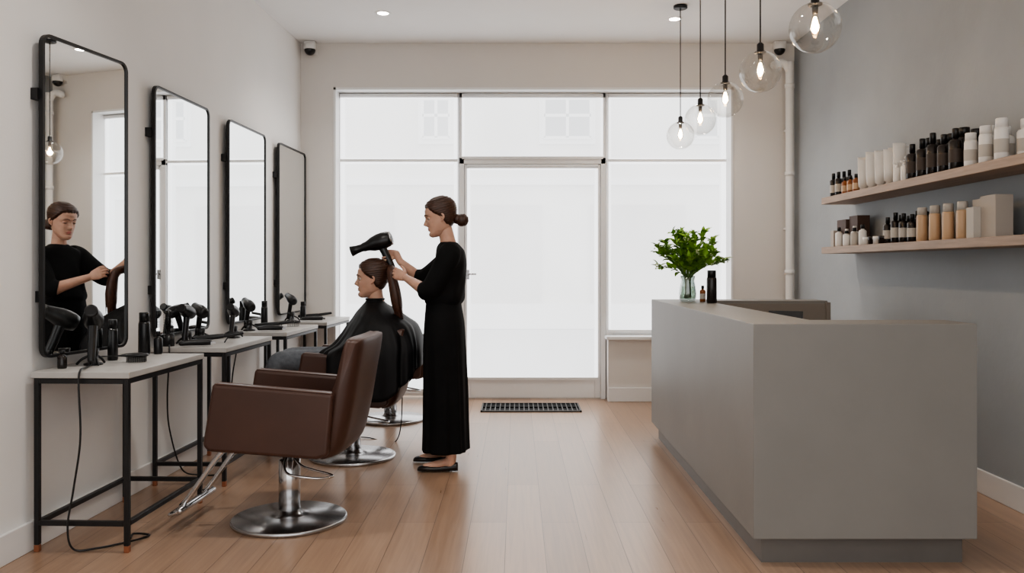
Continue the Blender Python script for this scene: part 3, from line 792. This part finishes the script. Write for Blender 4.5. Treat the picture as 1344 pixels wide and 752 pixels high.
b.tube([tuple(WF.lerp(EF,.2)),tuple(WF),tuple(wrist2)],[.026,.024,.023],M_skin,seg=14,n=4)
for (ax_,ay,tx) in ((-.40,5.12,-.56),(-.455,5.365,-.61)):
    b.tube([(ax_,ay,.30),(ax_,ay,.16),(ax_,ay,.085),(ax_-.01,ay,.045)],[.042,.034,.033,.036],M_skin,seg=16,n=4)
    b.tube([(ax_,ay,.06),(ax_-.07,ay,.045),(tx,ay,.026)],[.034,.032,.026],M_skin,seg=14,n=4,flat=.8)
b.obj('body_skin',e,L,remesh=.003,smooth_it=2)
b=MB()
for (ax_,ay,tx) in ((-.40,5.12,-.605),(-.455,5.365,-.66)):
    R=[]
    rows=[(ax_+.042,.018,.045),(ax_+.036,.028,.052),(ax_,.035,.050),(ax_-.06,.037,.036),(ax_-.11,.042,.034),(tx+.05,.042,.036),(tx+.015,.030,.030),(tx,.014,.018)]
    for x,hw,hh in catmull(rows,4):
        R.append([(x,ay+hw*math.cos(t),max(.004,.004+hh*(.5+.5*math.sin(t)))) for t in [2*pi*k/20 for k in range(20)]])
    b.rings(R,M_shoe)
b.obj('flat_shoes',e,L)
b=MB()
def tf(a,z): return .022*math.sin(5*a+z*18)*(1 if z<1.2 else .3)+.015*math.sin(9*a-z*30)
body_rows(b,[(-.425,5.25,1.405,.050,.058),(-.425,5.25,1.390,.064,.08),(-.42,5.25,1.370,.078,.135),(-.413,5.25,1.345,.088,.178),(-.412,5.25,1.27,.098,.185),(-.425,5.25,1.18,.105,.175),(-.44,5.25,1.10,.115,.170),(-.452,5.25,1.055,.124,.170),(-.456,5.25,1.028,.118,.163),(-.456,5.25,1.01,.10,.15)],M_cloth,fold=tf)
for a_,b_,cc in ((SN,EN,WN),(SF,EF,WF)):
    t2=b_.lerp(cc,.22); sg=-1 if a_.y<5.25 else 1
    b.tube([tuple(a_+Vector((.0,-sg*.06,.02))),tuple(a_+Vector((.008,0,.0))),tuple(a_.lerp(b_,.45)+Vector((.008,0,-.01))),tuple(a_.lerp(b_,.85)+Vector((.0,0,-.010))),tuple(t2+Vector((0,0,-.014)))],[.055,.070,.068,.064,.058],M_cloth,seg=24,n=6,up=(1,0,0),round_end=False)
b.obj('black_blouse',e,L,remesh=.007,smooth_it=3)
def sf(a,z):
    k=min(1,max(0,(1.0-z)/.5)); return k*(.035*math.sin(7*a+.6)+.022*math.sin(13*a+1.5)+.012*math.sin(21*a+z*3))
b=MB()
body_rows(b,[(-.456,5.25,1.05,.108,.155),(-.456,5.25,1.0,.112,.162),(-.452,5.25,.90,.124,.182),(-.452,5.25,.75,.132,.188),(-.448,5.25,.50,.137,.19),(-.446,5.25,.25,.141,.192),(-.445,5.25,.112,.145,.195)],M_cloth,nseg=144,fold=sf,cap=False,ex=2.3)
o=b.obj('long_black_skirt',e,L); md=o.modifiers.new('s','SOLIDIFY'); md.thickness=.004

# --- client
L=Vector((-1.0,5.5,0)); e=empty('salon_client',L)
HM=Matrix.Translation((-.945,5.49,1.052))@Matrix.Rotation(pi+.10,4,'Z')@Matrix.Rotation(.02,4,'Y')
Mc=make_head(e,L,HM,1.09,M_hair,.18)
b=MB()
b.tube([tuple(Mc@Vector((-.015,0,.05))),(-.925,5.5,1.05),(-.915,5.5,1.0),(-.91,5.5,.93)],[.050,.050,.056,.08],M_skin,seg=20,n=4)
b.obj('neck',e,L)
b=MB()
M_shirt=mat('dark_shirt',(.03,.03,.035),.8,noise=.1)
body_rows(b,[(-.91,5.5,.98,.06,.07),(-.91,5.5,.94,.08,.14),(-.91,5.5,.86,.09,.17),(-.90,5.5,.72,.10,.16),(-.90,5.5,.60,.115,.17),(-.90,5.5,.545,.10,.16)],M_shirt)
for s_ in (-1,1):
    b.tube([(-.91,5.5+s_*.15,.91),(-.95,5.5+s_*.19,.78),(-1.0,5.5+s_*.17,.70),(-1.15,5.5+s_*.08,.70)],[.042,.04,.036,.028],M_shirt,seg=12,n=5)
b.obj('torso',e,L,remesh=.01,smooth_it=3)
b=MB()
for s_ in (-1,1):
    y=5.5+s_*.105
    b.tube([(-.88,y,.615),(-1.15,y,.63),(-1.46,y,.645),(-1.545,y,.61),(-1.565,y,.45),(-1.56,y,.25),(-1.555,y,.20)],[.090,.084,.068,.066,.056,.045,.045],M_jeans,seg=20,n=6,up=(0,1,0))
b.obj('jeans',e,L,remesh=.008,smooth_it=3)
b=MB()
for s_ in (-1,1):
    y=5.5+s_*.105
    R=[]
    for x,z,hw,hh in catmull([(-1.50,.125,.02,.05),(-1.52,.12,.035,.09),(-1.57,.118,.04,.085),(-1.64,.115,.042,.06),(-1.71,.112,.042,.045),(-1.76,.112,.02,.03)],4):
        R.append([(x,y+hw*math.cos(t),z+hh*(.5+.5*math.sin(t))) for t in [2*pi*k/20 for k in range(20)]])
    b.rings(R,M_shoe)
b.obj('shoes',e,L)
# cape
b=MB()
rows=[(-.986,-.870,1.045,.058,1.0),(-.992,-.866,1.022,.066,1.0),(-1.012,-.835,.998,.115,1.0),(-1.045,-.772,.958,.195,.95),(-1.070,-.712,.915,.25,.88),(-1.095,-.660,.875,.285,.75),(-1.125,-.635,.82,.312,.65),(-1.17,-.622,.76,.335,.55),(-1.235,-.618,.72,.345,.5),(-1.255,-.618,.68,.35,.5)]
P=catmull(rows,5); nseg=176; R=[]
def cfold(a,z):
    k=max(0,min(1,(1.01-z)/.24)); return k*(.030*math.sin(9*a+1)+.018*math.sin(16*a+2.2)+.010*math.sin(25*a+z*8))
def hem(a):
    s_=math.sin(a); c=math.cos(a)
    near=abs(s_)**1.5*math.exp(-((c-.15)/.7)**2)
    return .62-.20*near+.012*math.sin(9*a)
def ring(x0,x1,ry,ex,zf,zz):
    r=[]; cx=(x0+x1)/2; rx=(x1-x0)/2
    for k in range(nseg):
        a=2*pi*k/nseg; c,s_=math.cos(a),math.sin(a); q=1+cfold(a,zz)
        r.append((cx+rx*q*math.copysign(abs(c)**ex,c),5.5+ry*q*math.copysign(abs(s_)**ex,s_),zf(a)))
    return r
for (x0,x1,z,ry,ex) in P: R.append(ring(x0,x1,ry,ex,lambda a:z,z))
for i in range(1,9):
    t=i/8; R.append(ring(-1.255,-.618,.35+.008*t,.5,lambda a:.68+(hem(a)-.68)*t,.65))
b.rings(R,M_cape,True,cap=False)
b.tube([(-.928+.060*math.cos(t),5.5+.061*math.sin(t),1.038) for t in [2*pi*k/24 for k in range(25)]],.006,M_cape,seg=8,n=1,round_end=False)
o=b.obj('hairdressing_cape',e,L,smooth_it=1); md=o.modifiers.new('s','SOLIDIFY'); md.thickness=.003
b=MB()
p0=Mc@Vector((-.10,0,.165))
pp=[tuple(p0+Vector((-.03,0,0))),tuple(p0+Vector((.02,-.03,.0))),(-.805,5.375,1.21),(-.780,5.365,1.10),(-.765,5.375,1.0),(-.750,5.39,.90)]
b.tube(pp,[.032,.028,.028,.036,.034,.010],M_tail,seg=16,n=8)
for i in range(36):
    dx,dy=rnd.uniform(-.028,.028),rnd.uniform(-.028,.028)
    b.tube([(x+dx*min(1,k*.4),y+dy*min(1,k*.4)+0,z) for k,(x,y,z) in enumerate(pp)],[.007,.006,.006,.006,.005,.002],M_tail,seg=6,n=6)
b.tube([tuple(p0+Vector((.0,.028*math.cos(k),.028*math.sin(k)))) for k in [2*pi*i/12 for i in range(13)]],.005,M_black,seg=6,n=1)
b.obj('ponytail',e,L)

# ---------------------------------------------------------------- world, lights, camera
W=bpy.data.worlds.new('overcast'); S.world=W; W.use_nodes=True
nt=W.node_tree; bg=nt.nodes['Background']
tc=nt.nodes.new('ShaderNodeTexCoord'); sp=nt.nodes.new('ShaderNodeSeparateXYZ'); rp=nt.nodes.new('ShaderNodeValToRGB')
nt.links.new(tc.outputs['Generated'],sp.inputs[0]); nt.links.new(sp.outputs['Z'],rp.inputs[0])
rp.color_ramp.elements[0].color=(.93,.92,.90,1); rp.color_ramp.elements[1].color=(.96,.98,1,1)
nt.links.new(rp.outputs[0],bg.inputs[0]); bg.inputs[1].default_value=1.6
cam=bpy.data.cameras.new('cam'); co=bpy.data.objects.new('camera',cam); S.collection.objects.link(co)
co.location=(0,0,1.25); co.rotation_euler=(pi/2,0,0); cam.sensor_width=36; cam.lens=36*1100/1344
cam.shift_x=-6/1344; cam.shift_y=-26/1344; cam.clip_start=.05
S.camera=co
S.view_settings.view_transform='AgX'
S.view_settings.look='AgX - Medium High Contrast'
S.view_settings.exposure=.3
